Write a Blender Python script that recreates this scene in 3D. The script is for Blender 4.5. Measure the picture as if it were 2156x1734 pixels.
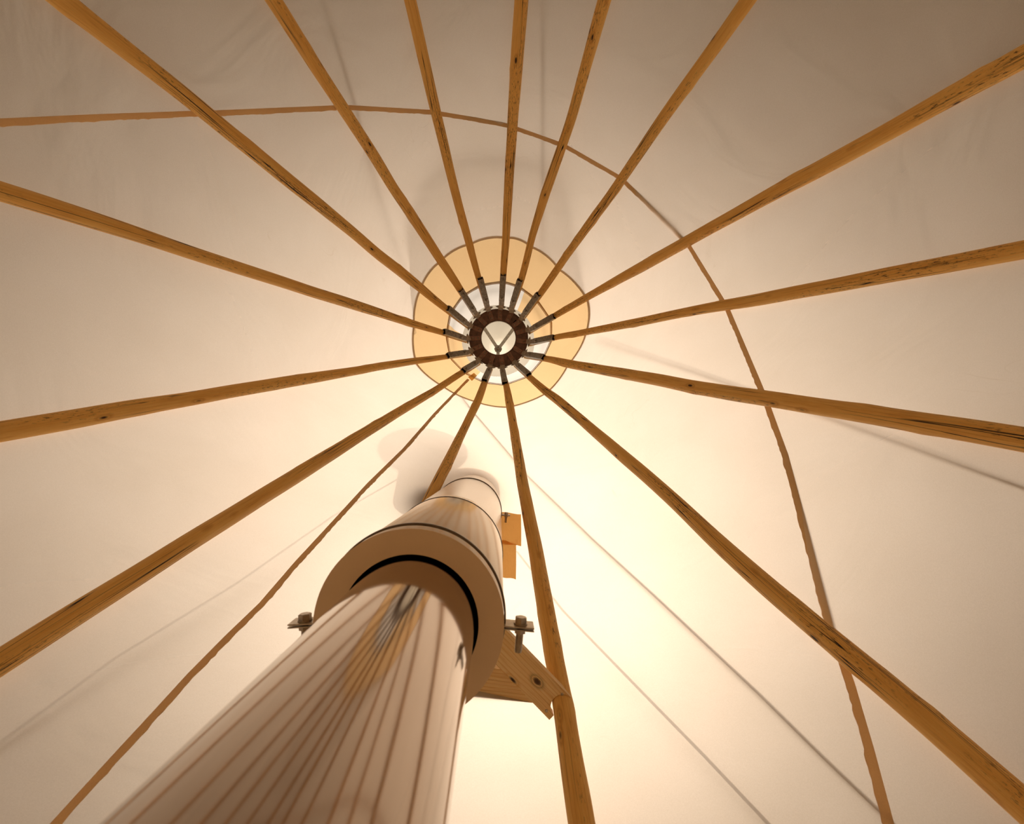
import bpy, bmesh, math, random
from mathutils import Vector, Matrix
PI = math.pi
for o in list(bpy.data.objects): bpy.data.objects.remove(o, do_unlink=True)
POLES = {
 1: dict(az=-2.7864, A=(-0.2567, -0.0952, 5.35), D=(-0.43504, -0.16137, -0.88583), pts=[(-0.2839, -0.0905, 5.3149, 0.0244), (-0.4627, -0.1676, 4.936, 0.0272), (-0.604, -0.2252, 4.6412, 0.0312), (-0.7413, -0.2704, 4.3696, 0.03), (-0.8412, -0.316, 4.1543, 0.0292), (-0.9652, -0.3612, 3.903, 0.0314), (-1.0822, -0.4044, 3.6649, 0.0317), (-1.1656, -0.4357, 3.4946, 0.0314), (-1.2684, -0.4761, 3.2821, 0.031), (-1.3439, -0.4977, 3.1374, 0.0303), (-1.4248, -0.5229, 2.9792, 0.0338)]),
 2: dict(az=-2.3699, A=(-0.1962, -0.1909, 5.35), D=(-0.3311, -0.32216, -0.8869), pts=[(-0.2373, -0.1927, 5.3044, 0.0226), (-0.3086, -0.3101, 5.0322, 0.0263), (-0.4131, -0.4035, 4.7664, 0.031), (-0.5492, -0.5348, 4.4038, 0.0307), (-0.6196, -0.595, 4.2293, 0.0276), (-0.6767, -0.6615, 4.0577, 0.0299), (-0.7483, -0.7314, 3.8656, 0.029), (-0.8204, -0.7969, 3.6803, 0.0292), (-0.8784, -0.8535, 3.5247, 0.0294), (-0.938, -0.9156, 3.358, 0.032)]),
 3: dict(az=-1.9418, A=(-0.0993, -0.2551, 5.35), D=(-0.16598, -0.42661, -0.88908), pts=[(-0.1344, -0.2595, 5.3239, 0.0209), (-0.1674, -0.4029, 5.0368, 0.0229), (-0.2311, -0.563, 4.7024, 0.0258), (-0.2809, -0.6809, 4.4546, 0.0269), (-0.3284, -0.8209, 4.1665, 0.0272), (-0.3605, -0.917, 3.9688, 0.0267), (-0.3845, -0.9897, 3.8193, 0.0276), (-0.4023, -1.0529, 3.6911, 0.0286), (-0.4246, -1.1237, 3.546, 0.0269)]),
 4: dict(az=-1.5082, A=(0.0171, -0.2732, 5.35), D=(0.02991, -0.47704, -0.87837), pts=[(0.021, -0.275, 5.3465, 0.0229), (0.0259, -0.4403, 5.0424, 0.0248), (0.0373, -0.5719, 4.7999, 0.0266), (0.0454, -0.7759, 4.4245, 0.0283), (0.057, -0.9466, 4.1102, 0.0296), (0.0684, -1.0934, 3.8399, 0.0317), (0.0802, -1.2153, 3.6151, 0.0324)]),
 5: dict(az=-1.1856, A=(0.1029, -0.2537, 5.35), D=(0.1708, -0.4213, -0.89069), pts=[(0.1426, -0.2616, 5.3154, 0.0208), (0.1715, -0.4039, 5.0289, 0.0247), (0.2192, -0.5709, 4.6851, 0.0241), (0.2908, -0.7351, 4.3356, 0.0289), (0.3431, -0.8346, 4.1198, 0.0269), (0.3752, -0.9016, 3.9758, 0.0269), (0.4136, -1.0237, 3.7229, 0.0268), (0.4488, -1.1274, 3.5067, 0.0309)]),
 6: dict(az=-0.7429, A=(0.2016, -0.1852, 5.35), D=(0.32085, -0.29471, -0.90011), pts=[(0.2532, -0.1826, 5.2971, 0.0207), (0.3271, -0.2963, 5.0057, 0.0244), (0.4328, -0.4005, 4.6959, 0.0256), (0.5383, -0.4948, 4.4047, 0.0264), (0.6438, -0.5841, 4.1231, 0.0268), (0.7001, -0.6427, 3.9522, 0.0277), (0.7571, -0.6994, 3.7842, 0.0284), (0.8132, -0.7546, 3.62, 0.0288), (0.8781, -0.8065, 3.4522, 0.0278), (0.9577, -0.8801, 3.2281, 0.0305)]),
 7: dict(az=-0.2520, A=(0.2651, -0.0683, 5.35), D=(0.51535, -0.13268, -0.84665), pts=[(0.2998, -0.0819, 5.288, 0.0205), (0.4315, -0.123, 5.0641, 0.0229), (0.674, -0.187, 4.6641, 0.0268), (0.8674, -0.2335, 4.3498, 0.0315), (1.0678, -0.2844, 4.0214, 0.0319), (1.2505, -0.3289, 3.7239, 0.0319), (1.3393, -0.3496, 3.5803, 0.0344), (1.4256, -0.3658, 3.4449, 0.0354), (1.5376, -0.3925, 3.263, 0.0352), (1.6285, -0.4173, 3.1122, 0.036), (1.7326, -0.4396, 2.9458, 0.0359)]),
 8: dict(az=0.1369, A=(0.2712, 0.0374, 5.35), D=(0.49476, 0.06816, -0.86635), pts=[(0.2797, 0.0482, 5.341, 0.0207), (0.4336, 0.0478, 5.058, 0.021), (0.572, 0.0724, 4.8193, 0.0229), (0.8342, 0.1107, 4.3614, 0.0256), (1.0524, 0.1363, 3.9766, 0.026), (1.222, 0.1679, 3.6848, 0.0287), (1.341, 0.1834, 3.4759, 0.0301), (1.4057, 0.1949, 3.3642, 0.0304), (1.5039, 0.2065, 3.1911, 0.0304), (1.5788, 0.2201, 3.0618, 0.0291), (1.6615, 0.2308, 2.9167, 0.0296)]),
 9: dict(az=0.5516, A=(0.2332, 0.1435, 5.35), D=(0.38091, 0.23435, -0.89442), pts=[(0.2294, 0.1384, 5.3592, 0.0208), (0.3843, 0.2286, 4.9959, 0.0223), (0.4743, 0.2953, 4.7833, 0.0291), (0.6753, 0.4213, 4.311, 0.0291), (0.8225, 0.5125, 3.9654, 0.0317), (0.9524, 0.5991, 3.6593, 0.0311), (1.0635, 0.6612, 3.3994, 0.0313), (1.1623, 0.7174, 3.1681, 0.0318), (1.2566, 0.7715, 2.9472, 0.0322), (1.3251, 0.8118, 2.7864, 0.032), (1.3699, 0.8393, 2.6812, 0.0326)]),
 10: dict(az=0.9708, A=(0.1546, 0.2259, 5.35), D=(0.27537, 0.40249, -0.87303), pts=[(0.1512, 0.2259, 5.3553, 0.0208), (0.2604, 0.3831, 5.0118, 0.0241), (0.3339, 0.4928, 4.7762, 0.0273), (0.3883, 0.5563, 4.6213, 0.0291), (0.4804, 0.6879, 4.3326, 0.0278), (0.6389, 0.9209, 3.8287, 0.0297), (0.7239, 1.0441, 3.5604, 0.0293), (0.7677, 1.1175, 3.4113, 0.03), (0.8423, 1.2458, 3.1536, 0.0308), (0.9307, 1.3702, 2.8785, 0.0304), (0.956, 1.4027, 2.8033, 0.0313), (0.9914, 1.4468, 2.6994, 0.0317), (1.026, 1.4959, 2.5914, 0.031), (1.0506, 1.5332, 2.512, 0.0307), (1.0707, 1.5655, 2.445, 0.031)]),
 11: dict(az=1.4310, A=(0.0382, 0.2711, 5.35), D=(0.06834, 0.48553, -0.87155), pts=[(0.0532, 0.2356, 5.4054, 0.0211), (0.0686, 0.417, 5.0842, 0.0229), (0.0911, 0.5783, 4.7946, 0.0275), (0.13, 0.8883, 4.2401, 0.0268), (0.1492, 1.057, 3.9391, 0.0285), (0.165, 1.1563, 3.7602, 0.0297), (0.1894, 1.309, 3.4848, 0.0288), (0.2016, 1.4162, 3.2937, 0.0294), (0.2065, 1.4528, 3.228, 0.03), (0.2225, 1.5705, 3.017, 0.0291), (0.2312, 1.6242, 2.9201, 0.0292), (0.2369, 1.6959, 2.7931, 0.0302), (0.2425, 1.7642, 2.672, 0.0305)]),
 12: dict(az=1.8060, A=(-0.0638, 0.2662, 5.35), D=(-0.10842, 0.45247, -0.88516), pts=[(-0.049, 0.2643, 5.3653, 0.0227), (-0.0962, 0.4134, 5.0644, 0.0244), (-0.1217, 0.5625, 4.7809, 0.0256), (-0.1829, 0.7817, 4.3452, 0.0236), (-0.2332, 0.9742, 3.9652, 0.0263), (-0.2666, 1.0856, 3.7416, 0.026)]),
 13: dict(az=2.2276, A=(-0.1672, 0.2168, 5.35), D=(-0.2919, 0.37857, -0.87834), pts=[(-0.1624, 0.2376, 5.3378, 0.0206), (-0.2951, 0.3764, 4.971, 0.022), (-0.398, 0.5209, 4.6509, 0.023), (-0.5219, 0.6726, 4.2868, 0.0243), (-0.6519, 0.8401, 3.8967, 0.0278), (-0.7608, 0.9831, 3.5672, 0.0299), (-0.8326, 1.0758, 3.3516, 0.0302), (-0.8769, 1.1344, 3.2171, 0.0304), (-0.914, 1.1811, 3.1069, 0.0307), (-0.972, 1.2602, 2.9287, 0.0292), (-1.0117, 1.3123, 2.8086, 0.0297), (-1.0397, 1.35, 2.723, 0.0306), (-1.0727, 1.395, 2.6216, 0.03)]),
 14: dict(az=2.6161, A=(-0.2368, 0.1373, 5.35), D=(-0.45824, 0.26573, -0.84817), pts=[(-0.2375, 0.1423, 5.3482, 0.0188), (-0.3806, 0.2158, 5.0845, 0.0192), (-0.5779, 0.323, 4.7201, 0.0235), (-0.717, 0.4029, 4.4629, 0.0245), (-0.8349, 0.4763, 4.244, 0.0253), (-0.9554, 0.5451, 4.0212, 0.0281), (-1.1449, 0.6577, 3.67, 0.0294), (-1.249, 0.7229, 3.4767, 0.0287), (-1.3504, 0.7816, 3.2891, 0.0311), (-1.4333, 0.8363, 3.1347, 0.0323), (-1.5031, 0.8778, 3.0053, 0.0318)]),
 15: dict(az=3.0486, A=(-0.2726, 0.0254, 5.35), D=(-0.46024, 0.04292, -0.88676), pts=[(-0.2951, 0.0462, 5.321, 0.0187), (-0.431, 0.0376, 5.0427, 0.0209), (-0.5915, 0.058, 4.7378, 0.0255), (-0.8061, 0.0761, 4.3228, 0.0292), (-0.9956, 0.0969, 3.9601, 0.0291), (-1.0967, 0.1034, 3.7631, 0.0291), (-1.1889, 0.1142, 3.5872, 0.0279), (-1.2891, 0.1209, 3.3921, 0.0272), (-1.3454, 0.1237, 3.2816, 0.0284), (-1.3939, 0.1275, 3.1875, 0.0311), (-1.4416, 0.1326, 3.0961, 0.0319), (-1.4868, 0.1378, 3.0099, 0.0317), (-1.5205, 0.1433, 2.9468, 0.0311)]),
}
CAM_LOC = (0.0302, 0.8984, 1.45)
CAM_RIGHT = (0.999407, -0.023392, -0.025278)
CAM_UP = (-0.025289, -0.996669, -0.077534)
CAM_FWD = (0.023380, -0.078127, 0.996669)
SEAM_RING = [(-1.5415, -0.0769, 2.9454), (-1.5143, -0.1125, 2.9893), (-1.4855, -0.1505, 3.0361), (-1.4547, -0.1909, 3.0859), (-1.4218, -0.2341, 3.1392), (-1.3866, -0.2795, 3.1963), (-1.3489, -0.3282, 3.2576), (-1.3083, -0.3807, 3.3235), (-1.2644, -0.4372, 3.3945), (-1.208, -0.4887, 3.4568), (-1.142, -0.5369, 3.5134), (-1.0719, -0.588, 3.5734), (-0.9974, -0.6424, 3.6372), (-0.9444, -0.681, 3.6826), (-0.889, -0.7213, 3.7301), (-0.8312, -0.7636, 3.7798), (-0.7663, -0.7984, 3.8186), (-0.6757, -0.8283, 3.8632), (-0.5816, -0.8595, 3.9096), (-0.4836, -0.892, 3.9579), (-0.3816, -0.9265, 4.0092), (-0.3267, -0.9357, 4.0331), (-0.2701, -0.941, 4.0518), (-0.2126, -0.9464, 4.0707), (-0.1543, -0.952, 4.0899), (-0.1064, -0.9559, 4.1068), (-0.0578, -0.9599, 4.1239), (-0.0086, -0.964, 4.1412), (0.0413, -0.9645, 4.1534), (0.1205, -0.9393, 4.155), (0.1994, -0.9094, 4.1494), (0.2779, -0.8796, 4.1439), (0.3571, -0.8551, 4.1463), (0.4383, -0.797, 4.1281), (0.5183, -0.7398, 4.1102), (0.5971, -0.6834, 4.0925), (0.6767, -0.6322, 4.0827), (0.7755, -0.5489, 4.1005), (0.8749, -0.4643, 4.1175), (0.9753, -0.3789, 4.1347), (1.0613, -0.2754, 4.1126), (1.0865, -0.1601, 4.0438), (1.1102, -0.051, 3.9784), (1.1327, 0.0524, 3.9165), (1.1585, 0.1475, 3.8673), (1.1428, 0.2994, 3.736), (1.1229, 0.4372, 3.6072), (1.1053, 0.5597, 3.4928), (1.0992, 0.667, 3.4084), (1.0941, 0.7282, 3.3635), (1.087, 0.7867, 3.3167), (1.0802, 0.8422, 3.2722), (1.0737, 0.8949, 3.2301), (1.0617, 0.9655, 3.1793), (1.0503, 1.0318, 3.1317), (1.0397, 1.0943, 3.0868), (1.0296, 1.1531, 3.0445), (1.0184, 1.2167, 2.9994), (1.0079, 1.2764, 2.957), (0.9981, 1.3326, 2.9171), (0.9888, 1.3855, 2.8795), (0.9818, 1.4124, 2.8506), (0.9731, 1.4369, 2.8198), (0.9633, 1.4595, 2.7885), (0.954, 1.481, 2.7586), (0.9412, 1.5061, 2.725), (0.9291, 1.5299, 2.6932), (0.9176, 1.5525, 2.663), (0.9067, 1.5739, 2.6344), (0.8945, 1.5963, 2.6049), (0.8829, 1.6176, 2.577), (0.8719, 1.6377, 2.5505), (0.8615, 1.6569, 2.5254)]
SEAM_CLOSURE = [(-0.2183, 0.383, 5.1026), (-0.3012, 0.5535, 4.7434), (-0.3688, 0.6925, 4.4505), (-0.4183, 0.8105, 4.2072), (-0.4602, 0.9101, 4.0018), (-0.5061, 0.9943, 3.8209), (-0.5456, 1.0669, 3.665), (-0.5765, 1.1375, 3.5185), (-0.6034, 1.1989, 3.3912), (-0.6273, 1.2522, 3.2803), (-0.6485, 1.2993, 3.1822), (-0.6653, 1.3446, 3.0903), (-0.6802, 1.3851, 3.0083), (-0.6986, 1.4145, 2.9435), (-0.7154, 1.4413, 2.8843), (-0.7296, 1.4676, 2.8279), (-0.7426, 1.4917, 2.7762), (-0.7528, 1.5161, 2.7261), (-0.7621, 1.5385, 2.6799), (-0.771, 1.5589, 2.6376), (-0.7793, 1.5778, 2.5984), (-0.7858, 1.5933, 2.5664), (-0.7918, 1.6079, 2.5364), (-0.7975, 1.6217, 2.508), (-0.8029, 1.6347, 2.4813)]
ROPE_HAT_LEFT = [(-0.6386, -0.282, 4.5996), (-0.6746, -0.4298, 4.3856), (-0.7062, -0.56, 4.197), (-0.724, -0.6282, 4.0964), (-0.7407, -0.6922, 4.0029), (-0.7496, -0.7575, 3.9036), (-0.7557, -0.8135, 3.8045), (-0.7593, -0.8689, 3.7091), (-0.7627, -0.9203, 3.6204), (-0.7703, -0.9687, 3.5324), (-0.7774, -1.0137, 3.4506)]
ROPE_HAT_BACK = [(0.284, -0.6494, 4.5629), (0.2669, -0.7414, 4.4017), (0.2517, -0.8266, 4.2577), (0.2378, -0.9056, 4.1276), (0.2251, -0.9783, 4.0081), (0.2133, -1.0453, 3.8978), (0.2024, -1.1072, 3.7958), (0.1924, -1.1648, 3.7011), (0.183, -1.2183, 3.613)]
ROPE_HAT_RIGHT = [(0.6685, 0.1108, 4.7016), (0.8353, 0.3036, 4.215), (0.9588, 0.4463, 3.8551), (1.0758, 0.5921, 3.5016), (1.1687, 0.6996, 3.2481), (1.2367, 0.7826, 3.0658), (1.2871, 0.8506, 2.9114), (1.327, 0.9086, 2.785), (1.3604, 0.9574, 2.6789)]
ROPE_HAT_FRONT = [(-0.2365, 0.5434, 4.8061), (-0.0479, 0.7625, 4.4807), (0.1063, 0.9417, 4.2114), (0.1464, 0.9881, 4.1343), (0.183, 1.0308, 4.0393), (0.3185, 1.1568, 3.7357), (0.4249, 1.2557, 3.497), (0.5044, 1.3232, 3.3294), (0.5716, 1.3802, 3.1878), (0.6689, 1.467, 2.9757), (0.7443, 1.5343, 2.8113), (0.779, 1.5687, 2.7299), (0.8095, 1.599, 2.658), (0.838, 1.6252, 2.5946), (0.8636, 1.6486, 2.5378)]
ROPE_STACK_LEFT = [(-0.4005, 1.0159, 3.856), (-0.4828, 1.0759, 3.6927), (-0.5542, 1.1279, 3.5511), (-0.6167, 1.1734, 3.4271), (-0.6771, 1.2337, 3.2785), (-0.7285, 1.2851, 3.1517), (-0.7729, 1.3294, 3.0425), (-0.8268, 1.371, 2.9314), (-0.8731, 1.4067, 2.8359), (-0.9135, 1.4378, 2.7529), (-0.9407, 1.4711, 2.6752), (-0.9645, 1.5002, 2.6071), (-0.9856, 1.526, 2.5468)]
ROPE_STACK_RIGHT = [(0.1123, 1.3128, 3.5343), (0.1716, 1.3717, 3.449), (0.2243, 1.4212, 3.354), (0.2703, 1.4619, 3.255), (0.3415, 1.5078, 3.1292), (0.4031, 1.5476, 3.0205), (0.457, 1.5823, 2.9254), (0.4949, 1.6065, 2.8589), (0.5295, 1.6286, 2.7984), (0.5611, 1.6487, 2.7431), (0.5912, 1.6692, 2.6882), (0.6187, 1.688, 2.6379), (0.6439, 1.7052, 2.5918)]
FLAP_UPPER = [(0.0341, 1.1897, 3.7298), (0.1349, 1.1973, 3.7543), (0.1288, 1.3049, 3.555), (0.0409, 1.2913, 3.5465)]
FLAP_LOWER = [(0.0427, 1.2811, 3.5658), (0.109, 1.2954, 3.5648), (0.1034, 1.3946, 3.381), (0.0486, 1.3832, 3.3811)]
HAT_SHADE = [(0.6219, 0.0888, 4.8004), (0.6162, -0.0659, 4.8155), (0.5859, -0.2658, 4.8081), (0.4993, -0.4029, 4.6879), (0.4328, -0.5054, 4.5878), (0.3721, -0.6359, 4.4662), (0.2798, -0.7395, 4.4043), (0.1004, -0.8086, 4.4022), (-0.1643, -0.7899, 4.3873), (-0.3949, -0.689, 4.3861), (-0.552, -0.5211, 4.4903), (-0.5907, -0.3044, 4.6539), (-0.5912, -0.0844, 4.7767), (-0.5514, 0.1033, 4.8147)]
TAB_TOP = [(-0.1854, 0.3138, 5.2437), (-0.1615, 0.3389, 5.2201), (-0.1899, 0.3926, 5.1055), (-0.2212, 0.3602, 5.1371)]
PLANK_A = [(0.25, 1.6044, 2.92), (0.1949, 1.6545, 2.92), (0.0366, 1.5074, 2.92), (0.0603, 1.4172, 2.92)]
PLANK_B = [(0.1581, 1.6328, 2.96), (-0.0402, 1.6149, 2.96), (0.0232, 1.5404, 2.96), (0.1425, 1.551, 2.96)]

for _k in POLES: POLES[_k]['sleeve'] = .335
PLATE_AZ = {k: math.radians(v) for k, v in {4: -88, 3: -111, 2: -135.3, 1: -159, 15: 177, 14: 153.3, 13: 130.2, 12: 105.4, 11: 80.7, 10: 56.3, 9: 31.3, 8: 6.5, 7: -17.2, 6: -40.3, 5: -64.1}.items()}
# ---------------------------------------------------------------- camera
sc = bpy.context.scene
cam = bpy.data.cameras.new('camera'); camo = bpy.data.objects.new('camera', cam); sc.collection.objects.link(camo)
cam.sensor_fit = 'HORIZONTAL'; cam.sensor_width = 36.0; cam.lens = 1040.0/2156.0*36.0
cam.clip_start = .02; cam.clip_end = 200
_r, _u, _f = Vector(CAM_RIGHT), Vector(CAM_UP), Vector(CAM_FWD)
camo.matrix_world = Matrix(((_r.x, _u.x, -_f.x, CAM_LOC[0]), (_r.y, _u.y, -_f.y, CAM_LOC[1]), (_r.z, _u.z, -_f.z, CAM_LOC[2]), (0, 0, 0, 1)))
cam.dof.use_dof = True; cam.dof.focus_distance = 3.3; cam.dof.aperture_fstop = 8.0
sc.camera = camo
# ---------------------------------------------------------------- daylight
GLOW_EL, GLOW_P, GLOW_A, SKY_BASE, SUN_E = 84, 4.0, 5.8, .12, 1.15
SHADE_TREE_R, SHADE_TREE_H = 4.2, 9.0  # size of the unseen tree ring added to darken the lower canvas
SUN_EL, SUN_AZ = math.radians(66), math.radians(80)
SUN_DIR = (math.cos(SUN_AZ)*math.cos(SUN_EL), math.sin(SUN_AZ)*math.cos(SUN_EL), math.sin(SUN_EL))
sun = bpy.data.lights.new('sun', 'SUN'); suno = bpy.data.objects.new('sun', sun); sc.collection.objects.link(suno)
suno.rotation_euler = Vector(SUN_DIR).to_track_quat('Z', 'Y').to_euler(); suno.location = (2, 8, 14)
sun.energy = SUN_E; sun.angle = math.radians(1.0); sun.color = (1.0, .93, .84)
w = bpy.data.worlds.new('sky'); sc.world = w; w.use_nodes = True
wn, wl = w.node_tree.nodes, w.node_tree.links; wn.clear()
tc = wn.new('ShaderNodeTexCoord'); sp = wn.new('ShaderNodeSeparateXYZ'); wl.new(tc.outputs['Generated'], sp.inputs[0])
# haze glow around the sun: brighter sky on its side
dt = wn.new('ShaderNodeVectorMath'); dt.operation = 'DOT_PRODUCT'; wl.new(tc.outputs['Generated'], dt.inputs[0]); dt.inputs[1].default_value = (math.cos(math.radians(84))*math.cos(math.radians(52)), math.sin(math.radians(84))*math.cos(math.radians(52)), math.sin(math.radians(52)))
dt.inputs[1].default_value = (math.cos(math.radians(75))*math.cos(math.radians(GLOW_EL)), math.sin(math.radians(75))*math.cos(math.radians(GLOW_EL)), math.sin(math.radians(GLOW_EL)))
def wm(op, a, b):
    m = wn.new('ShaderNodeMath'); m.operation = op
    for i, v in enumerate((a, b)):
        if isinstance(v, (int, float)): m.inputs[i].default_value = v
        else: wl.new(v, m.inputs[i])
    return m.outputs[0]
glow = wm('POWER', wm('MAXIMUM', dt.outputs['Value'], 0.0), GLOW_P)
rp = wn.new('ShaderNodeValToRGB'); wl.new(sp.outputs['Z'], rp.inputs[0])
e = rp.color_ramp.elements; e[0].position = .0; e[0].color = (.05, .045, .03, 1); e[1].position = .9; e[1].color = (1, .96, .92, 1)
x = rp.color_ramp.elements.new(.45); x.color = (.5, .47, .42, 1)
bg = wn.new('ShaderNodeBackground'); wl.new(wm('ADD', wm('MULTIPLY', glow, GLOW_A), SKY_BASE), bg.inputs['Strength']); wl.new(rp.outputs[0], bg.inputs[0])
wo = wn.new('ShaderNodeOutputWorld'); wl.new(bg.outputs[0], wo.inputs[0])
sc.view_settings.view_transform = 'Standard'; sc.view_settings.look = 'None'; sc.view_settings.gamma = 1; sc.view_settings.use_curve_mapping = False
sc.view_settings.exposure = .2
TRANS_C = (.90, .735, .575); DIFF_C = (.93, .84, .74); REFL = .5; FORWARD = .88; FW_ROUGH = 1.0; FW_IOR = 1.7
STACK_Z = 4.72; PLANK_W = .088; PLB = .085
# ---------------------------------------------------------------- helpers
Cc = bpy.context.scene.collection
def V(*a): return Vector(a[0] if len(a) == 1 else a)
def link(o, parent=None):
    Cc.objects.link(o)
    if parent is not None:
        o.parent = parent
        o.matrix_parent_inverse = Matrix.Translation(parent.location).inverted()
    return o
def tag(o, label=None, cat=None, group=None, kind=None):
    if label: o['label'] = label
    if cat: o['category'] = cat
    if group: o['group'] = group
    if kind: o['kind'] = kind
    return o
def thing(name, loc, label, cat, group=None):
    o = bpy.data.objects.new(name, None); o.location = loc; o.empty_display_size = .05
    Cc.objects.link(o); return tag(o, label, cat, group)
def obj(name, bm, m, parent=None, smooth=True):
    bmesh.ops.recalc_face_normals(bm, faces=bm.faces)
    me = bpy.data.meshes.new(name); bm.to_mesh(me); bm.free()
    me.materials.append(m)
    for p in me.polygons: p.use_smooth = smooth
    o = bpy.data.objects.new(name, me)
    return link(o, parent)
def frame(t, hint):
    t = t.normalized(); a = hint - t*hint.dot(t); a.normalize(); return a, t.cross(a)
def add_box(bm, c, ax, ay, az, sx, sy, sz, bev=0):
    vs = []
    for i in (-1, 1):
        for j in (-1, 1):
            for k in (-1, 1):
                vs.append(bm.verts.new(c + ax*(i*sx/2) + ay*(j*sy/2) + az*(k*sz/2)))
    fs = []
    for f in ((0,1,3,2),(4,6,7,5),(0,4,5,1),(2,3,7,6),(0,2,6,4),(1,5,7,3)):
        fs.append(bm.faces.new([vs[i] for i in f]))
    if bev:
        es = {e for f in fs for e in f.edges}
        bmesh.ops.bevel(bm, geom=list(es), offset=bev, segments=2, affect='EDGES', profile=.5)
def add_cyl(bm, c0, c1, r0, r1=None, n=24, hint=None, cap=True):
    r1 = r0 if r1 is None else r1
    t = (c1-c0); h = hint or (Vector((0,0,1)) if abs(t.normalized().z) < .9 else Vector((1,0,0)))
    a, b = frame(t, h)
    R = []
    for c, r in ((c0, r0), (c1, r1)):
        R.append([bm.verts.new(c + a*(r*math.cos(2*PI*i/n)) + b*(r*math.sin(2*PI*i/n))) for i in range(n)])
    for i in range(n):
        bm.faces.new((R[0][i], R[0][(i+1) % n], R[1][(i+1) % n], R[1][i]))
    if cap:
        bm.faces.new(R[0][::-1]); bm.faces.new(R[1])
def add_lathe(bm, prof, cx, cy, n=96, closed=False):
    rings = []
    for r, z in prof:
        rings.append([bm.verts.new((cx + r*math.cos(2*PI*i/n), cy + r*math.sin(2*PI*i/n), z)) for i in range(n)])
    m = len(rings)
    for j in range(m if closed else m-1):
        A, B = rings[j], rings[(j+1) % m]
        for i in range(n):
            bm.faces.new((A[i], A[(i+1) % n], B[(i+1) % n], B[i]))
def add_tube(bm, pts, r, n=8):
    pts = [Vector(p) for p in pts]; rings = []
    h = Vector((0.13, .2, 1))
    for i, p in enumerate(pts):
        t = pts[min(i+1, len(pts)-1)] - pts[max(i-1, 0)]
        a, b = frame(t, h)
        rr = r[i] if isinstance(r, (list, tuple)) else r
        rings.append([bm.verts.new(p + a*(rr*math.cos(2*PI*k/n)) + b*(rr*math.sin(2*PI*k/n))) for k in range(n)])
    for A, B in zip(rings[:-1], rings[1:]):
        for k in range(n): bm.faces.new((A[k], A[(k+1) % n], B[(k+1) % n], B[k]))
    bm.faces.new(rings[0][::-1]); bm.faces.new(rings[-1])
def add_hex(bm, c, ax, r, h):
    add_cyl(bm, c, c + ax*h, r, r, n=6)
    add_cyl(bm, c + ax*h, c + ax*(h*1.12), r*.93, r*.8, n=6)

# ---------------------------------------------------------------- materials
def mat(name):
    m = bpy.data.materials.new(name); m.use_nodes = True
    n = m.node_tree.nodes; n.clear(); return m, n, m.node_tree.links
def out(n, l, sh):
    o = n.new('ShaderNodeOutputMaterial'); l.new(sh, o.inputs['Surface'])
def ramp(n, l, fac, stops):
    r = n.new('ShaderNodeValToRGB'); e = r.color_ramp.elements
    while len(e) < len(stops): e.new(.5)
    for el, (p, c) in zip(e, stops): el.position = p; el.color = (*c, 1) if len(c) == 3 else c
    l.new(fac, r.inputs['Fac']); return r.outputs['Color']
def noise(n, l, vec, scale, detail=3, rough=.5, dist=0):
    t = n.new('ShaderNodeTexNoise'); t.inputs['Scale'].default_value = scale
    t.inputs['Detail'].default_value = detail; t.inputs['Roughness'].default_value = rough
    t.inputs['Distortion'].default_value = dist
    if vec is not None: l.new(vec, t.inputs['Vector'])
    return t.outputs['Fac']
def mapping(n, l, vec, sc, loc=(0,0,0)):
    m = n.new('ShaderNodeMapping'); m.inputs['Scale'].default_value = sc; m.inputs['Location'].default_value = loc
    l.new(vec, m.inputs['Vector']); return m.outputs['Vector']
def mixc(n, l, fac, a, b, mode='MIX'):
    m = n.new('ShaderNodeMix'); m.data_type = 'RGBA'; m.blend_type = mode
    for s, v in (('Factor', fac), ('A', a), ('B', b)):
        i = {'Factor': 0, 'A': 6, 'B': 7}[s]
        if isinstance(v, (int, float)): m.inputs[i].default_value = v
        elif isinstance(v, tuple): m.inputs[i].default_value = (*v, 1)
        else: l.new(v, m.inputs[i])
    return m.outputs[2]
def math_(n, l, op, a, b=None):
    m = n.new('ShaderNodeMath'); m.operation = op
    for i, v in enumerate((a, b)):
        if v is None: continue
        if isinstance(v, (int, float)): m.inputs[i].default_value = v
        else: l.new(v, m.inputs[i])
    return m.outputs[0]

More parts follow.
